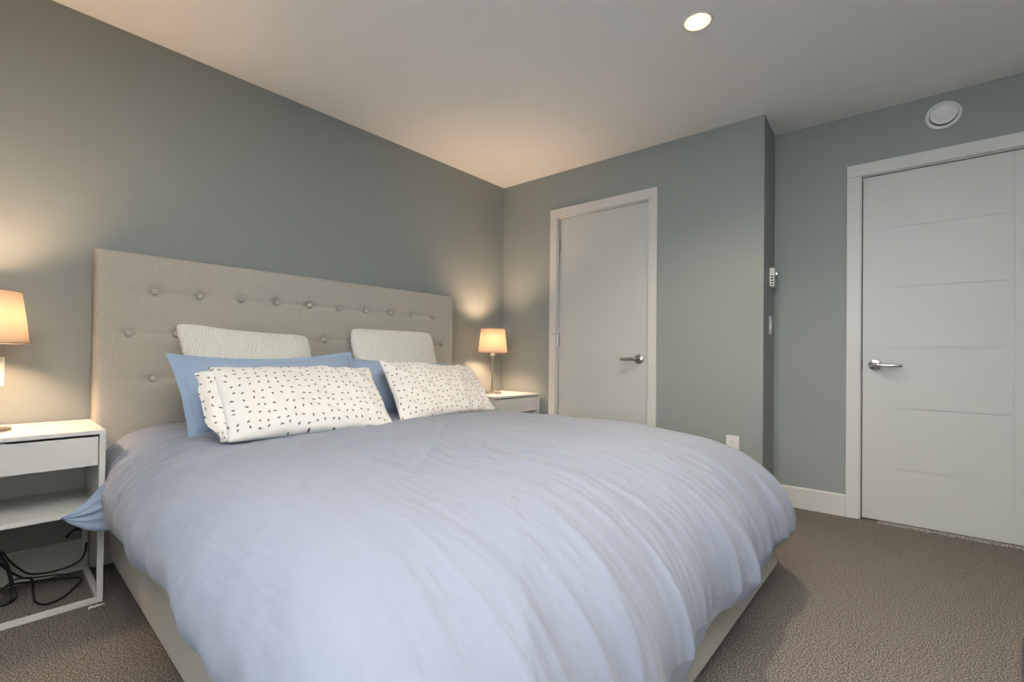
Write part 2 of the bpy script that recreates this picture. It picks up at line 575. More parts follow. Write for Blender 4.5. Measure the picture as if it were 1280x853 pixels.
# ------------------------------------------------------------------ bed
BX0, BX1 = -2.640, -0.700
BYF = -2.300
HX0, HX1, HZ, HY = -2.701, -0.657, 1.402, -0.0975
bed = empty('bed', ((BX0+BX1)/2, -1.2, 0))
tag(bed, 'king bed upholstered in oatmeal linen with a buttoned headboard', 'bed')
bed_loc = Vector(bed.location)
def bpart(name, bm, m, parent=None, **k):
    for v in bm.verts:
        v.co -= bed_loc
    return obj(name, bm, m, parent or bed, **k)

buttons = []
for (z, x0, n) in ((1.231, -2.494, 10), (1.0355, -2.587, 11), (0.827, -2.494, 10)):
    for k in range(n):
        buttons.append((x0 + 0.1825*k, z))
def headboard_depth(x, z):
    d = 0.0
    for (bx, bz) in buttons:
        dx, dz = abs(x-bx), abs(z-bz)
        if dx < 0.12 and dz < 0.12:
            r2 = dx*dx + dz*dz
            d += 0.013*math.exp(-r2/0.00055) + 0.005*math.exp(-r2/0.0032)
    for bz in (1.231, 1.0355, 0.827):
        e = abs(z-bz)
        if e < 0.06:
            side = smooth(HX0+0.02, HX0+0.12, x)*(1-smooth(HX1-0.12, HX1-0.02, x))
            d += 0.0042*math.exp(-(e/0.012)**2)*side
    d += 0.0012*noise.noise(Vector((x*14, z*14, 3)))
    return d
bm = bmesh.new()
nx, nz = 206, 150
rad = 0.028
grid = []
def rnd(e):
    # inset of the face from its flat plane near an edge at distance e
    if e >= rad: return 0.0
    q = 1-e/rad
    return rad*(1-math.sqrt(max(0.0, 1-q*q)))
for j in range(nz+1):
    row = []
    tz = j/nz
    z = 0.02 + (HZ-0.02)*(1-(1-tz)**1.35)
    for i in range(nx+1):
        t = i/nx
        x = HX0 + (HX1-HX0)*(t + 0.0*math.sin(2*PI*t))
        # pull the columns near the ends close to the rim
        if i < 8: x = HX0 + rad*1.4*(i/8)**1.7
        if i > nx-8: x = HX1 - rad*1.4*((nx-i)/8)**1.7
        e = min(x-HX0, HX1-x, HZ-z)
        # rounded outer corner
        cx_ = min(x-HX0, HX1-x); cz_ = HZ-z
        if cx_ < 0.03 and cz_ < 0.03:
            e = max(0.0, 0.03 - math.hypot(0.03-cx_, 0.03-cz_))
        y = HY - 0.004 + rnd(e) + headboard_depth(x, z)
        row.append(bm.verts.new((x, y, z)))
    grid.append(row)
for j in range(nz):
    for i in range(nx):
        bm.faces.new((grid[j][i], grid[j][i+1], grid[j+1][i+1], grid[j+1][i]))
edge = [grid[0][i] for i in range(nx+1)] + [grid[j][nx] for j in range(1, nz+1)] + [grid[nz][i] for i in range(nx-1, -1, -1)] + [grid[j][0] for j in range(nz-1, 0, -1)]
backv = [bm.verts.new((v.co.x, -0.016, v.co.z)) for v in edge]
N = len(edge)
for k in range(N):
    bm.faces.new((edge[k], edge[(k+1) % N], backv[(k+1) % N], backv[k]))
bm.faces.new(backv)
head = bpart('headboard', bm, m_linen, smooth=True)
proto_btn = None
for (bx, bz) in buttons:
    if proto_btn is None:
        b = lathe([(0.0150, -0.004), (0.0150, 0.003), (0.0125, 0.0075), (0.0065, 0.0100), (0, 0.0107)], 20, Matrix.Rotation(R(90), 4, 'X'))
        proto_btn = obj('button', b, m_linen, head, smooth=True)
        bo = proto_btn
    else:
        bo = proto_btn.copy(); col.objects.link(bo)
    bo.location = Vector((bx, HY - 0.004 + 0.011, bz)) - bed_loc

RT, RB = 0.315, 0.0475
rail_t = 0.05
bpart('side_rail', boxes((BX0, BX0+rail_t, BYF+0.02, -0.08, RB, RT)), m_linen, bevel=0.012, seg=3)
bpart('side_rail', boxes((BX1-rail_t, BX1, BYF+0.02, -0.08, RB, RT)), m_linen, bevel=0.012, seg=3)
bpart('foot_rail', boxes((BX0, BX1, BYF, BYF+rail_t, RB, RT)), m_linen, bevel=0.014, seg=3)
bpart('slat_base', boxes(*[(BX0+rail_t, BX1-rail_t, -0.20-0.2*k, -0.12-0.2*k, 0.24, 0.26) for k in range(11)]), m_legs)
for (x, y) in ((BX0+0.07, -0.30), (BX1-0.07, -0.30), (BX0+0.10, BYF+0.16), (BX1-0.10, BYF+0.16), ((BX0+BX1)/2, -1.2)):
    b = lathe([(0, 0), (0.022, 0), (0.028, 0.24), (0, 0.24)], 16, Matrix.Translation((x, y, 0)))
    bpart('leg', b, m_legs, smooth=False, bevel=0.002)

# mattress inside the frame
bm = boxes((BX0+0.10, BX1-0.10, -2.02, -0.11, 0.262, 0.47))
mt = obj('mattress', bm, m_quilt, bevel=0.06, seg=4)
tag(mt, 'white mattress lying in the linen bed frame under the duvet', 'mattress')

# ------------------------------------------------------------------ duvet
DXC = -1.672
DY0 = -0.125
def nz3(x, y, z):
    return noise.noise(Vector((x, y, z)))
def ridge(v):
    return (1-abs(v))**2
NA, NB = 440, 360
M0 = 0.60
def duvet_base(a, b):
    m = max(abs(a), b, 1e-6)
    if m <= M0:
        o = 0.0; k = m/M0
        W, L, rc = 0.775*k, 1.78*k, 0.30*k
        q = 0.0
    else:
        q = (m-M0)/(1-M0)
        o = q
        W = L = rc = 0
    ux, uy = a/m, b/m
    if m > M0:
        # profile from plateau edge (q=0) to the hem (q=1)
        fs = 0.66
        if q < fs:
            ph = (q/fs)*PI/2
            s_out, s_drop = math.sin(ph), 1-math.cos(ph)
            tail = 0.0
        else:
            s_out, s_drop = 1.0, 1.0
            tail = (q-fs)/(1-fs)
        W = 0.775 + 0.285*s_out**0.92 - 0.02*tail*tail - 0.045*s_out*(1-smooth(0.20, 0.50, uy*2.2)) + (0.018*s_out*uy if a > 0 else 0.0)
        L = 1.81 + 0.440*s_out - 0.015*tail
        rc = 0.30 - 0.03*s_out
    else:
        s_drop = 0.0; tail = 0.0
    x, y = W*ux, L*uy
    wf = 0.0
    ang = math.atan2(max(0.0, y-(L-rc)), max(1e-6, abs(x)-(W-rc)))
    if y > L-rc and abs(x) > W-rc:
        dx, dy = abs(x)-(W-rc), y-(L-rc)
        h = math.hypot(dx, dy)
        sc = rc/max(h, 1e-6) * (max(dx, dy)/rc)
        dx *= sc; dy *= sc
        x = math.copysign(W-rc+dx, x); y = L-rc+dy
        wf = smooth(0, 1, ang/(PI/2))
    elif abs(ux) < 1 and uy >= 1:
        wf = 1.0
    # drops: sides hang short, the foot hangs low
    side_dz, side_tail = 0.195, 0.045
    foot_dz, foot_tail = 0.335, 0.050
    dz = side_dz + (foot_dz-side_dz)*wf
    tl = side_tail + (foot_tail-side_tail)*wf
    drop = dz*s_drop + tl*tail
    # plump top
    top = 0.612 - 0.006*smooth(0.3, 1.9, y) + 0.012*math.cos(min(1, abs(x)/1.0)*PI/2)
    return x, y, top - drop, s_drop, tail, wf, m

P = [[None]*(NB+1) for _ in range(NA+1)]
info = [[None]*(NB+1) for _ in range(NA+1)]
for i in range(NA+1):
    for j in range(NB+1):
        a = -1 + 2*i/NA
        b = j/NB
        r = duvet_base(a, b)
        P[i][j] = Vector((DXC + r[0], DY0 - r[1], r[2]))
        info[i][j] = r
def nrm(i, j):
    i0, i1 = max(0, i-1), min(NA, i+1)
    j0, j1 = max(0, j-1), min(NB, j+1)
    n = (P[i1][j]-P[i0][j]).cross(P[i][j0]-P[i][j1])
    if n.length < 1e-9:
        return Vector((0, 0, 1))
    return n.normalized()
bm = bmesh.new()
V = [[None]*(NB+1) for _ in range(NA+1)]
for i in range(NA+1):
    for j in range(NB+1):
        p = P[i][j]
        x, y, z, sd, tail, wf, m = info[i][j]
        n = nrm(i, j)
        wx = p.x; wy = -p.y
        over = sd*wf                       # how far over the foot edge
        sl = 0.16*(wx+1.67)
        fx = wx + 0.10*nz3(wx*1.3, wy*0.9, 5.1) + 0.05*wy*0.5
        # long gathers that run to the foot and hang over it
        foot_env = 0.12 + 0.88*smooth(0.5, 1.9, wy)
        left_calm = 0.22 + 0.78*smooth(-2.45, -1.75, wx)
        yy = wy + 0.8*(0.6-z)
        g1 = ridge(nz3(fx*5.0, yy*0.6, 1.0)) - 0.55
        g2 = ridge(nz3(fx*12.0, yy*1.0, 7.0)) - 0.55
        g3 = ridge(nz3(fx*25.0, yy*1.8, 11.0)) - 0.55
        g4 = nz3(fx*48.0, yy*3.0, 13.0)
        msk = 0.25 + 1.0*smooth(-0.35, 0.45, nz3(wx*2.3+9, yy*1.5, 15.0))
        msk2 = 0.2 + 1.0*smooth(-0.3, 0.4, nz3(wx*4.1+3, yy*2.2, 17.0))
        d = foot_env*left_calm*(0.013*g1 + 0.0145*g2*msk + 0.0075*g3*msk2 + 0.0018*g4)
        hold = 1-0.55*tail
        d *= 1-0.7*tail
        d += over*(1-0.45*tail)*(0.026*g1 + 0.019*g2*msk*hold + 0.006*g3*msk2*(1-tail))*(0.45+0.55*left_calm)
        # slanting creases where the cover is pulled towards the foot corner
        d += 0.010*(ridge(nz3((wx*0.75+wy*0.65)*6.0, (wy*0.75-wx*0.65)*0.9, 19.0))-0.55)*smooth(0.5, 1.2, wy)*(0.3+0.7*msk)
        # broad plumpness
        d += 0.014*nz3(wx*2.1, wy*1.9, 20.0) + 0.006*nz3(wx*4.5, wy*4.0, 30.0)
        # fine creases over the top
        d += 0.0022*nz3(wx*14+wy*3, wy*5, 40.0)*(0.4+0.6*smooth(0.3, 1.2, wy))
        # puckers along the hanging sides
        sidew = sd*(1-wf)
        d += sidew*(0.011*(ridge(nz3(wy*5.5+z*4, z*3+wx, 50.0))-0.5) + 0.006*nz3(wy*12+z*5, z*14, 60.0) + 0.012*nz3(wy*3.1, z*5, 66.0))
        # crumpled corner beside the nightstand
        crum = math.exp(-((wy-0.52)/0.26)**2)*smooth(-2.36, -2.56, wx)
        d += crum*(0.022*(ridge(nz3(wy*9, z*6, 90.0))-0.5) + 0.017*(ridge(nz3(wy*20+z*6, z*11, 93.0))-0.5) + 0.004*nz3(wy*40, z*30, 95.0))
        q = p + n*d
        # uneven hem
        if tail > 0:
            q.z += tail*(0.022*nz3(wx*3.3, wy*3.1, 70.0) + (0.0 if wf > 0.5 else -0.045*math.exp(-((wy-0.80)/0.38)**2)))
        V[i][j] = bm.verts.new(q)
for i in range(NA):
    for j in range(NB):
        bm.faces.new((V[i][j], V[i+1][j], V[i+1][j+1], V[i][j+1]))
# hem path along both sides and the foot
hem = [V[0][j].co.copy() for j in range(0, NB+1)] + [V[i][NB].co.copy() for i in range(1, NA+1)] + [V[NA][j].co.copy() for j in range(NB-1, -1, -1)]
duvet = obj('duvet', bm, m_duvet, smooth=True)
tag(duvet, 'rumpled pale blue duvet spread over the whole bed', 'duvet')
# blue underside turned in along the hem
bm = bmesh.new()
prev = None
inner = []
cen = Vector((DXC, -1.1, 0))
for k, p in enumerate(hem):
    to_c = (cen - p); to_c.z = 0; to_c.normalize()
    dip = 0.007 + 0.012*max(0, nz3(p.x*4, p.y*4, 80))
    inner.append((p + Vector((0, 0, 0.012)) + to_c*0.016, p + to_c*0.022 + Vector((0, 0, -dip)), p + to_c*0.05 + Vector((0, 0, 0.004)), p + to_c*0.06 + Vector((0, 0, 0.05))))
rows = [[bm.verts.new(q) for q in r] for r in inner]
for A, B in zip(rows, rows[1:]):
    for k in range(3):
        bm.faces.new((A[k], B[k], B[k+1], A[k+1]))
und = obj('underside', bm, m_blue, duvet, smooth=True)
und['label'] = 'blue underside showing along the hem'
# blue corner poking out in front of the nightstand
bm = bmesh.new()
tip = Vector((-2.826, -0.480, 0.357))
rootA = Vector((-2.690, -0.48, 0.490)); rootB = Vector((-2.695, -0.53, 0.292))
nu, nv = 18, 22
rowsF, rowsB = [], []
for a in range(nu+1):
    s = a/nu
    rf, rb = [], []
    for b in range(nv+1):
        t = b/nv
        base = rootA.lerp(rootB, t)
        p = base.lerp(tip, s**0.95)
        # concave outline
        p += Vector((0, 0, 1))*(-0.022*math.sin(PI*s)*(1-t) - 0.020*math.sin(PI*s)*t*t)
        pl = 0.020*math.sin(PI*t)*(1-s) + 0.007*math.sin(9*PI*t+2*s)*(1-s*0.6)*math.sin(PI*t) + 0.004*math.sin(13*t+6*s)*s*(1-s)*2
        rf.append(bm.verts.new(p + Vector((-0.15, -1, 0.05))*pl))
        rb.append(bm.verts.new(p + Vector((0.1, 1, 0))*(0.010*math.sin(PI*t)*(1-s)+0.0015)))
    rowsF.append(rf); rowsB.append(rb)
for rows_ in (rowsF, rowsB):
    for a in range(nu):
        for b in range(nv):
            bm.faces.new((rows_[a][b], rows_[a+1][b], rows_[a+1][b+1], rows_[a][b+1]))
for a in range(nu):
    bm.faces.new((rowsF[a][0], rowsF[a+1][0], rowsB[a+1][0], rowsB[a][0]))
    bm.faces.new((rowsF[a][nv], rowsF[a+1][nv], rowsB[a+1][nv], rowsB[a][nv]))
bmesh.ops.remove_doubles(bm, verts=bm.verts, dist=0.0004)
cr = obj('duvet_corner', bm, m_blue, duvet, smooth=True)
cr['label'] = 'blue pointed corner poking out'

# ------------------------------------------------------------------ pillows
def pillow(name, BL, BR, TR, TL, T, m, seed, label, cat='pillow', group=None, pinch=0.045, crease=1.0, ear=0.0, back=0.55, nu=70, nv=50, flange=0.0, sag=0.0, rc=0.0):
    BL, BR, TR, TL = map(Vector, (BL, BR, TR, TL))
    cen = (BL+BR+TR+TL)/4
    ex = ((BR-BL)+(TR-TL)).normalized()
    ez = ((TL-BL)+(TR-BR)).normalized()
    nn = ex.cross(ez).normalized()          # towards the viewer (-y)
    wid = ((BR-BL).length+(TR-TL).length)/2
    hei = ((TL-BL).length+(TR-BR).length)/2
    bm = bmesh.new()
    uvl = bm.loops.layers.uv.new('UVMap')
    def mid(u, v):
        uu = u*(1 - pinch*(1-v*v))
        vv = v*(1 - pinch*1.3*(1-u*u))
        kk = rc*(abs(u)*abs(v))**9
        uu *= 1-kk; vv *= 1-kk*1.2
        vv += 0.012*nz3(u*2.2+seed, v*0.7, seed+20)*abs(v); uu += 0.010*nz3(u*0.7, v*2.2+seed, seed+25)*abs(u)
        s, t = (uu+1)/2, (vv+1)/2
        p = BL.lerp(BR, s).lerp(TL.lerp(TR, s), t)
        if sag: p = p - ez*sag*(1-u*u)*smooth(-0.2, 1, v)
        return p
    F, Bk = [], []
    for i in range(nu+1):
        rf, rb = [], []
        # denser near rims
        u = math.sin((i/nu-0.5)*PI)
        u = 0.55*u + 0.45*(2*i/nu-1)
        for j in range(nv+1):
            v = math.sin((j/nv-0.5)*PI)
            v = 0.55*v + 0.45*(2*j/nv-1)
            fu, fv = u, v
            if flange:
                fu = max(-1, min(1, u/(1-flange))); fv = max(-1, min(1, v/(1-flange*wid/hei)))
            h = (max(0.0, (1-fu*fu))*max(0.0, (1-fv*fv)))**0.46
            p = mid(u, v)
            X, Z = u*wid/2, v*hei/2
            edge = 1 - min(1, h)
            w = nz3(X*5+seed, Z*5, seed)*0.014*h
            # creases that pull in towards the corners and rims
            r1 = ridge(nz3(X*9 + Z*6 + seed*3, Z*4 - X*3, seed+4)) - 0.55
            r2 = nz3(X*16+seed, Z*16, seed+9)
            w += crease*(0.010*r1*(0.25+0.75*edge) + 0.0035*r2)*min(1, h*3)
            rf.append(bm.verts.new(p + nn*(T*(1-back)*h + w)))
            rb.append(bm.verts.new(p - nn*(T*back*h)))
            rf[-1].index = 0
        F.append(rf); Bk.append(rb)
    uvof = {}
    for i in range(nu+1):
        for j in range(nv+1):
            u = 0.55*math.sin((i/nu-0.5)*PI) + 0.45*(2*i/nu-1)
            v = 0.55*math.sin((j/nv-0.5)*PI) + 0.45*(2*j/nv-1)
            uvof[F[i][j]] = (u*wid/2 + seed*1.37, v*hei/2 + seed*0.71)
            uvof[Bk[i][j]] = (u*wid/2 + seed*1.37 + 3.1, v*hei/2)
    for G in (F, Bk):
        for i in range(nu):
            for j in range(nv):
                f = bm.faces.new((G[i][j], G[i+1][j], G[i+1][j+1], G[i][j+1]))
                for lp in f.loops:
                    lp[uvl].uv = uvof[lp.vert]
    bmesh.ops.remove_doubles(bm, verts=bm.verts, dist=0.0003)
    for v in bm.verts:
        v.co -= cen
    o = obj(name, bm, m, None, smooth=True)
    o.location = cen
    tag(o, label, cat, group)
    return o

# white quilted pillows leaning on the headboard
pillow('pillow', (-2.37, -0.335, 0.640), (-1.80, -0.335, 0.640), (-1.840, -0.235, 1.058), (-2.452, -0.235, 1.092), 0.15, m_quilt, 1.0,
       'white quilted pillow on the headboard, behind the wide blue pillow beside the nightstand with cords', group=None, pinch=0.015, crease=0.6, sag=0.010, rc=0.05)
pillow('pillow', (-1.575, -0.335, 0.640), (-0.955, -0.335, 0.640), (-0.985, -0.235, 1.112), (-1.592, -0.235, 1.112), 0.15, m_quilt, 2.0,
       'white quilted pillow on the headboard, behind the blue pillow nearer the corner lamp', pinch=0.015, crease=0.6, rc=0.05)
# blue pillows
pillow('pillow', (-2.465, -0.560, 0.600), (-1.64, -0.560, 0.610), (-1.665, -0.385, 0.968), (-2.512, -0.385, 0.948), 0.14, m_blue, 3.0,
       'wide blue pillow showing its corners behind the sprigged pillow with a loose open end', pinch=0.035, crease=0.8, flange=0.05, sag=0.028)
pillow('pillow', (-1.690, -0.535, 0.610), (-0.89, -0.535, 0.610), (-0.955, -0.365, 0.898), (-1.700, -0.365, 0.935), 0.15, m_blue, 4.0,
       'blue pillow wedged behind the sprigged pillow nearer the corner lamp', pinch=0.05, crease=0.9, flange=0.04)
# sprigged pillows
p3 = pillow('pillow', (-2.405, -0.830, 0.616), (-1.728, -0.900, 0.618), (-1.665, -0.575, 0.880), (-2.41, -0.585, 0.890), 0.15, m_sprig, 5.0,
       'cream sprigged pillow whose pillowcase hangs open and folded at one end', pinch=0.035, crease=1.9)
pillow('pillow', (-1.655, -0.850, 0.615), (-0.890, -0.770, 0.615), (-0.865, -0.510, 0.880), (-1.590, -0.545, 0.920), 0.14, m_sprig, 6.0,
       'cream sprigged pillow leaning with closed corners, nearer the corner lamp', pinch=0.05, crease=2.3)

# the open end of the pillowcase, folded in on itself
bm = bmesh.new()
uvl = bm.loops.layers.uv.new('UVMap')
c3 = Vector(p3.location)
nu, nv = 22, 40
rows_ = []
uvm = {}
BLp, TLp = Vector((-2.385, -0.800, 0.620)), Vector((-2.375, -0.610, 0.868))
for i in range(nu+1):
    s = i/nu
    row = []
    for j in range(nv+1):
        t = j/nv
        p = BLp.lerp(TLp, t)
        fold = math.sin(PI*t)
        outx = -s*(0.046 + 0.040*smooth(0.0, 0.40, t)) + 0.003*math.sin(23*t)*s
        outy = 0.030*math.sin(PI*s)*(0.25+0.75*fold) - 0.020*s - 0.006*math.sin(9*t+3*s)*s
        p = p + Vector((outx + 0.004*math.sin(17*t)*s, outy-0.022*(1-s)*fold, 0.012*math.sin(PI*s)*(t-0.4)))
        vv = bm.verts.new(p - c3)
        uvm[vv] = (s*0.09, t*0.33)
        row.append(vv)
    rows_.append(row)
for i in range(nu):
    for j in range(nv):
        f = bm.faces.new((rows_[i][j], rows_[i+1][j], rows_[i+1][j+1], rows_[i][j+1]))
        for lp in f.loops:
            lp[uvl].uv = uvm[lp.vert]
flap = obj('pillowcase_end', bm, m_sprig, p3, smooth=True)
sm = flap.modifiers.new('thickness', 'SOLIDIFY'); sm.thickness = 0.003

# ------------------------------------------------------------------ nightstands
NW, NDP, NH = 0.540, 0.421, 0.6527
def make_nightstand():
    root = empty('nightstand')
    t = 0.018
    x0, x1, y0, y1 = -NW/2, NW/2, -NDP/2, NDP/2
    obj('top_panel', boxes((x0, x1, y0, y1, NH-0.016, NH)), m_white, root, bevel=0.0015)
    for s in (x0, x1-t):
        obj('side_panel', boxes((s+0.002, s+t-0.002, y0+t, y1-t, 0.340, NH-0.016)), m_white, root)
    obj('back_panel', boxes((x0+t, x1-t, y1-0.012, y1-0.004, 0.340, NH-0.016)), m_white, root)
    obj('shelf', boxes((x0+t, x1-t, y0+0.001, y1-0.012, 0.340, 0.356)), m_white, root, bevel=0.001)
    dr = obj('drawer', boxes((x0+t+0.003, x1-t-0.003, y0+0.003, y0+0.021, 0.520, 0.628),
                             (x0+t+0.012, x0+t+0.022, y0+0.021, y1-0.03, 0.530, 0.615), (x1-t-0.022, x1-t-0.012, y0+0.021, y1-0.03, 0.530, 0.615),
                             (x0+t+0.022, x1-t-0.022, y1-0.042, y1-0.03, 0.530, 0.615),
                             (x0+t+0.012, x1-t-0.012, y0+0.021, y1-0.03, 0.522, 0.530)), m_white, root, bevel=0.001)
    obj('catch', boxes((-0.012, 0.012, y0+0.006, y0+0.016, 0.6285, 0.632)), m_plate, dr)
    for sx in (x0, x1-t):
        for sy in (y0, y1-t):
            obj('leg', boxes((sx, sx+t, sy, sy+t, 0.0, NH-0.016)), m_white, root, bevel=0.001)
    for sx in (x0, x1-t):
        obj('base_bar', boxes((sx, sx+t, y0+t, y1-t, 0.0, t)), m_white, root, bevel=0.001)
    for sy in (y0, y1-t):
        obj('base_bar', boxes((x0+t, x1-t, sy, sy+t, 0.0, t)), m_white, root, bevel=0.001)
    return root
ns1 = make_nightstand()
ns1.location = (-2.7014-NW/2, -0.433+NDP/2, 0)
tag(ns1, 'white nightstand with drawer and open shelf, black cords underneath', 'nightstand', 'white nightstands beside the bed')
ns2 = copy_tree(ns1)
ns2.location = (-0.012-NW/2, -0.433+NDP/2, 0)
ns2['label'] = 'white nightstand in the corner, beside the inner door'

# ------------------------------------------------------------------ table lamps
def make_lamp(loc):
    root = empty('table_lamp', loc)
    b = [(0, 0), (0.074, 0), (0.0745, 0.004), (0.072, 0.011), (0.058, 0.0135), (0.020, 0.015), (0.012, 0.020), (0.0, 0.020)]
    obj('base', lathe(b, 48), m_brass, root, smooth=True, bevel=0.0008)
    obj('stem', lathe([(0, 0.018), (0.0085, 0.018), (0.0085, 0.305), (0, 0.305)], 20), m_brass, root, smooth=False, bevel=0.0008)
    obj('socket', lathe([(0, 0.300), (0.016, 0.300), (0.0175, 0.305), (0.0175, 0.345), (0.015, 0.372), (0, 0.372)], 24), m_plate, root, smooth=True)
    obj('bulb', lathe([(0, 0.368), (0.012, 0.370), (0.014, 0.385), (0.026, 0.405), (0.030, 0.425), (0.026, 0.445), (0.014, 0.457), (0, 0.460)], 24), m_bulb, root, smooth=True)
    z0, z1, r0, r1 = 0.325, 0.517, 0.1165, 0.094
    prof = [(r0, z0), (r0+(r1-r0)*0.5+0.001, (z0+z1)/2), (r1, z1), (r1-0.0018, z1), (r0+(r1-r0)*0.5-0.0008, (z0+z1)/2), (r0-0.0018, z0), (r0, z0)]
    sh = obj('lamp_shade', lathe(prof, 64), m_shade, root, smooth=True)
    bm = bmesh.new()
    for k in range(3):
        a = 2*PI*k/3 + 0.4
        tube(bm, [(0.016*math.cos(a), 0.016*math.sin(a), 0.350), (0.06*math.cos(a), 0.06*math.sin(a), 0.335), ((r0-0.004)*math.cos(a), (r0-0.004)*math.sin(a), 0.330)], 0.0015, 6, 4)
    obj('shade_ring', bm, m_brass, root)
    m_band = mat('shade_trim', (0.30, 0.22, 0.17, 1), 0.8)
    for (rr, zz) in ((r0, z0), (r1, z1)):
        bm = bmesh.new()
        pts = [(rr*math.cos(2*PI*k/48), rr*math.sin(2*PI*k/48), zz) for k in range(49)]
        tube(bm, pts, 0.0020, 6, 0)
        obj('trim_band', bm, m_band, sh)
    l = bpy.data.lights.new('bulb_light', 'POINT')
    l.energy = LAMP_POWER
    l.color = WARM
    l.shadow_soft_size = 0.034
    lo = bpy.data.objects.new('bulb_light', l)
    lo.location = (0, 0, 0.425)
    col.objects.link(lo)
    lo.parent = root
    bb = [o for o in root.children if o.name.startswith('bulb') and o.type == 'MESH'][0]
    bb.visible_shadow = True
    return root
ZT = NH
lamp1 = make_lamp((-3.015, -0.215, ZT))
tag(lamp1, 'lit table lamp on the nightstand with cords underneath, cut by the photo edge', 'table lamp', 'bedside table lamps')
lamp2 = make_lamp((-0.335, -0.205, ZT))
tag(lamp2, 'small lit table lamp with tan shade on the corner nightstand', 'table lamp', 'bedside table lamps')
bm = bmesh.new()
tube(bm, [(-0.06, 0.02, 0.010), (-0.10, 0.06, 0.022), (-0.15, 0.10, 0.006), (-0.17, 0.19, 0.004)], 0.003, 8, 8)
obj('cord', bm, m_black, lamp2, smooth=True)

# ------------------------------------------------------------------ cords under the nightstand
def cord(label, pts, r=0.0042, name='power_cord'):
    bm = bmesh.new()
    tube(bm, pts, r, 10, 10)
    o = obj(name, bm, m_black, None, smooth=True)
    tag(o, label, 'cord', 'cords under the nightstand')
    return o
cord('black cord forming a flat five-sided loop on the carpet under the nightstand',
     [(-2.99, -0.155, 0.20), (-2.95, -0.13, 0.115), (-2.905, -0.105, 0.055), (-2.875, -0.10, 0.035), (-2.875, -0.18, 0.010), (-2.872, -0.27, 0.006), (-2.845, -0.325, 0.006), (-2.80, -0.30, 0.006), (-2.765, -0.235, 0.006), (-2.735, -0.165, 0.006), (-2.75, -0.125, 0.007), (-2.80, -0.11, 0.014), (-2.87, -0.115, 0.030), (-2.94, -0.13, 0.042), (-3.0, -0.15, 0.02)], 0.0042)
cord('black cord running low along the baseboard to behind the headboard',
     [(-3.02, -0.075, 0.175), (-2.96, -0.07, 0.160), (-2.935, -0.07, 0.118), (-2.912, -0.065, 0.082), (-2.880, -0.06, 0.046), (-2.83, -0.06, 0.033), (-2.775, -0.055, 0.033), (-2.732, -0.048, 0.045), (-2.713, -0.045, 0.075), (-2.7085, -0.045, 0.12)], 0.0036)
cord('thick black cord looping up at the frame edge under the nightstand',
     [(-3.06, -0.20, 0.20), (-3.01, -0.19, 0.215), (-2.975, -0.185, 0.20), (-2.945, -0.185, 0.135), (-2.93, -0.19, 0.055), (-2.925, -0.20, 0.020), (-2.95, -0.215, 0.008), (-3.0, -0.215, 0.008), (-3.05, -0.20, 0.010)], 0.0062)
cord('thin black cord curling low beside the thick looped cord',
     [(-3.05, -0.23, 0.012), (-2.98, -0.225, 0.045), (-2.935, -0.215, 0.085), (-2.905, -0.16, 0.070), (-2.865, -0.12, 0.045), (-2.80, -0.105, 0.030), (-2.755, -0.115, 0.016)], 0.0028)
bm = bmesh.new()
tube(bm, [(-2.770, -0.020, 0.150), (-2.757, -0.024, 0.170), (-2.740, -0.022, 0.178), (-2.712, -0.020, 0.176)], 0.0055, 10, 8)
tag(obj('plug', bm, m_black, None, smooth=True), 'short black plug end on the baseboard behind the nightstand leg', 'plug')

# paper scrap on the carpet
bm = bmesh.new()
rows_ = []
for i in range(13):
    s = i/12
    rows_.append([bm.verts.new((-2.748+0.048*s, -0.474 + 0.012*(t-0.5)*(1-0.6*s)*2 - 0.006*math.sin(5*s), 0.003 + 0.007*math.sin(PI*s)*(1-s) + 0.004*math.sin(9*s+t*3)**2*(1-s))) for t in (0, 0.33, 0.66, 1)])
for A, B in zip(rows_, rows_[1:]):
    for k in range(3):
        bm.faces.new((A[k], B[k], B[k+1], A[k+1]))
pp = obj('paper_scrap', bm, m_paper, None, smooth=True)
pp.modifiers.new('thickness', 'SOLIDIFY').thickness = 0.0006
tag(pp, 'crumpled scrap of white paper on the carpet by the nightstand leg', 'paper')

# ------------------------------------------------------------------ wall plates and ceiling fittings
def plate(name, M, w, h, t=0.006):
    root = empty(name)
    root.matrix_world = M
    obj('cover_plate', boxes((-w/2, w/2, -t, 0, -h/2, h/2)), m_plate, root, bevel=0.002)
    return root
def outlet(M):
    root = plate('wall_outlet', M, 0.074, 0.118)
    for zc in (0.020, -0.020):
        rc = obj('receptacle', boxes((-0.0165, 0.0165, -0.0075, -0.004, zc-0.0145, zc+0.0145)), m_plate, root, bevel=0.003)
        obj('slots', boxes((-0.0075, -0.0050, -0.0082, -0.0070, zc-0.002, zc+0.007), (0.0050, 0.0075, -0.0082, -0.0070, zc-0.002, zc+0.006), (-0.002, 0.002, -0.0082, -0.0070, zc-0.010, zc-0.006)), m_slot, rc)
    obj('screw', lathe([(0, 0), (0.003, 0), (0.002, 0.0015), (0, 0.0015)], 14, Matrix.Translation((0, -0.006, 0)) @ Matrix.Rotation(R(90), 4, 'X')), m_plate, root)
    return root
o1 = outlet(MB @ Matrix.Translation((1.889, 0, 0.412)))
tag(o1, 'white wall outlet low on the grey wall beyond the duvet', 'wall outlet')
o2 = plate('light_switch', Matrix.Translation((-2.996, 0, 0.866)), 0.074, 0.118)
obj('rocker', boxes((-0.017, 0.017, -0.009, -0.004, -0.033, 0.033)), m_plate, o2, bevel=0.002)
tag(o2, 'white wall plate under the lamp shade at the photo edge', 'light switch')
MRET = MB @ Matrix(((0, -1, 0, RET), (1, 0, 0, 0), (0, 0, 1, 0), (0, 0, 0, 1)))    # faces out of the return wall
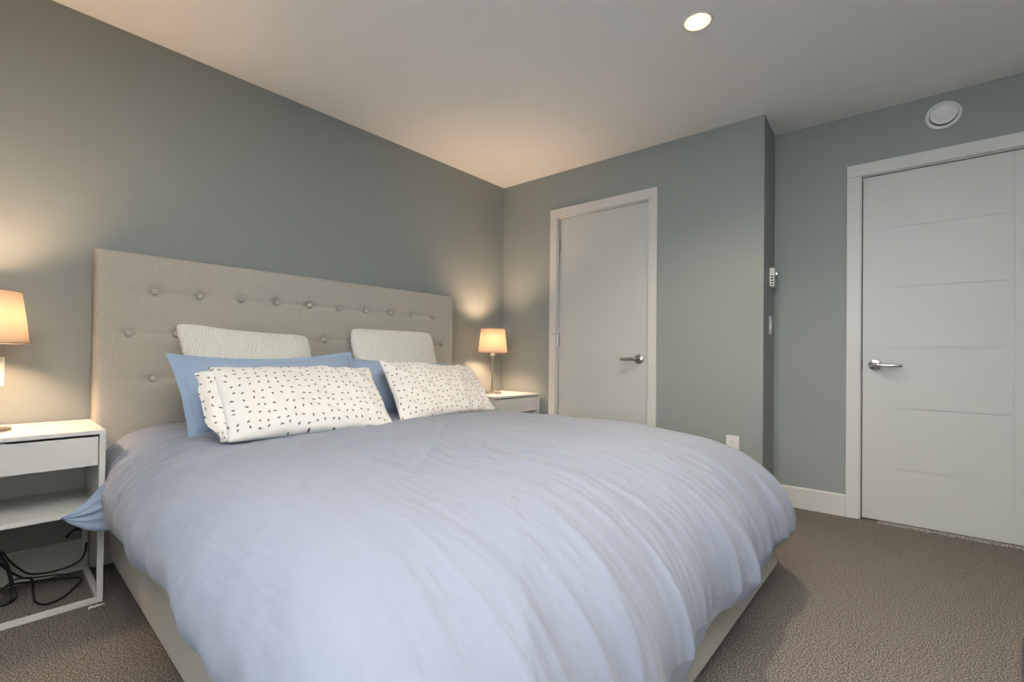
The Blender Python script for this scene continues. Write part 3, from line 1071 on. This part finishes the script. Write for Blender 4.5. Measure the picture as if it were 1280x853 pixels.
th = empty('thermostat')
th.matrix_world = MRET @ Matrix.Translation((0.215, 0, 1.472))
obj('housing', boxes((-0.040, 0.040, -0.028, 0, -0.060, 0.060)), m_plate, th, bevel=0.005, seg=3)
obj('dial', lathe([(0, 0), (0.024, 0), (0.023, 0.012), (0.019, 0.016), (0, 0.017)], 32, Matrix.Translation((0.008, -0.028, 0.022)) @ Matrix.Rotation(R(90), 4, 'X')), m_chrome, th, smooth=True, bevel=0.001)
obj('vent_slots', boxes(*[(-0.0405, -0.0385, -0.022, -0.010, -0.050+0.017*k, -0.041+0.017*k) for k in range(4)], *[(-0.030, 0.0, -0.0285, -0.0275, -0.050+0.014*k, -0.044+0.014*k) for k in range(4)]), m_slot, th)
tag(th, 'white thermostat with round dial on the narrow return wall', 'thermostat')
sw = plate('light_switch', MRET @ Matrix.Translation((0.213, 0, 1.167)), 0.078, 0.118)
obj('rocker', boxes((-0.017, 0.017, -0.010, -0.004, -0.033, 0.033)), m_plate, sw, bevel=0.002)
tag(sw, 'white light switch below the thermostat on the narrow return wall', 'light switch')

# round air vent above the door
MV = MB @ Matrix.Translation((2.879, ALC, 2.316)) @ Matrix.Rotation(R(90), 4, 'X')
vent = empty('air_vent')
vent.matrix_world = MV
obj('rim', lathe([(0, 0), (0.077, 0), (0.077, 0.004), (0.072, 0.009), (0.060, 0.011), (0.056, 0.005), (0, 0.005)], 56), m_plate, vent, smooth=True)
obj('cone', lathe([(0, 0.016), (0.044, 0.016), (0.056, 0.024), (0.0585, 0.027), (0.056, 0.030), (0.046, 0.0275), (0.041, 0.030), (0.038, 0.0275), (0.0, 0.0290)], 56), m_plate, vent, smooth=True)
obj('gap_shade_ring', lathe([(0.047, 0.0135), (0.0592, 0.0135)], 56), m_slot, vent)  # black ring painted in for the shadow between rim and cone
tag(vent, 'round white air vent on the wall above the door', 'air vent')

# recessed downlight
dl = empty('ceiling_downlight', (-0.952, -2.025, HC))
ring = lathe([(0.046, 0.004), (0.050, -0.003), (0.060, -0.004), (0.064, -0.002), (0.065, 0.0), (0.062, 0.002)], 56)
obj('trim_ring', ring, m_plate, dl, smooth=True)
obj('reflector', lathe([(0.0535, -0.0038), (0.046, -0.0042), (0.036, -0.0046)], 56), m_dl_ring, dl, smooth=True)
obj('lens', lathe([(0.036, -0.0046), (0.0, -0.0060)], 40), m_dl_glow, dl, smooth=True)
tag(dl, 'lit round recessed downlight in the ceiling', 'downlight')
def dl_light(parent, loc):
    l = bpy.data.lights.new('downlight_beam', 'SPOT')
    l.energy = DL_POWER*4
    l.color = (1.0, 0.80, 0.58)
    l.spot_size = R(130)
    l.spot_blend = 1.0
    l.shadow_soft_size = 0.04
    o = bpy.data.objects.new('downlight_beam', l)
    o.location = loc
    col.objects.link(o)
    if parent: o.parent = parent
    return o
dl_light(dl, (0, 0, -0.02))


# frayed pale edge of the carpet along the foot of the door
bm = bmesh.new()
rr = random.Random(9)
top, bot, fr_ = [], [], []
n = 150
for k in range(n+1):
    x = 2.60 + 0.72*k/n
    hgt = 0.007 + 0.011*abs(noise.noise(Vector((x*40, 2, 1)))) + 0.003*rr.random()
    dep = 0.022 + 0.020*abs(noise.noise(Vector((x*25, 7, 3)))) + 0.004*rr.random()
    p0 = MB @ Vector((x, ALC+0.010, 0.0)); p1 = MB @ Vector((x, ALC+0.004, hgt)); p2 = MB @ Vector((x, ALC-dep*0.6, hgt*0.8)); p3 = MB @ Vector((x, ALC-dep, 0.0005))
    fr_.append([bm.verts.new(p) for p in (p0, p1, p2, p3)])
for A, B in zip(fr_, fr_[1:]):
    for k in range(3):
        bm.faces.new((A[k], B[k], B[k+1], A[k+1]))
m_fray = mat('frayed_carpet', (0.30, 0.28, 0.25, 1), 0.95, spec=0.1)
fn = add_noise(m_fray, coords(m_fray), 150, 4, 0.85)
set_color(m_fray, add_ramp(m_fray, fn, [(0.40, (0.06, 0.055, 0.05, 1)), (0.52, (0.30, 0.28, 0.25, 1)), (0.62, (0.5, 0.48, 0.44, 1))]))
fo = obj('carpet_fringe', bm, m_fray, None)
tag(fo, 'pale frayed carpet edge along the bottom of the door', 'carpet edge', kind='stuff')

# ------------------------------------------------------------------ dark stool by the camera
st = empty('stool', (-1.485, -3.16, 0))
seat = lathe([(0, 0.20), (0.205, 0.20), (0.222, 0.212), (0.225, 0.26), (0.222, 0.325), (0.205, 0.352), (0.16, 0.365), (0, 0.37)], 48)
obj('seat', seat, m_navy, st, smooth=True)
for k in range(4):
    a = PI/4 + k*PI/2
    b = bmesh.new()
    tube(b, [(0.15*math.cos(a), 0.15*math.sin(a), 0.205), (0.185*math.cos(a), 0.185*math.sin(a), 0.0)], lambda t: 0.018-0.006*t, 12, 0)
    obj('leg', b, m_legs, st, smooth=True)
tag(st, 'dark navy padded stool mostly cut off at the bottom corner of the photo', 'stool')
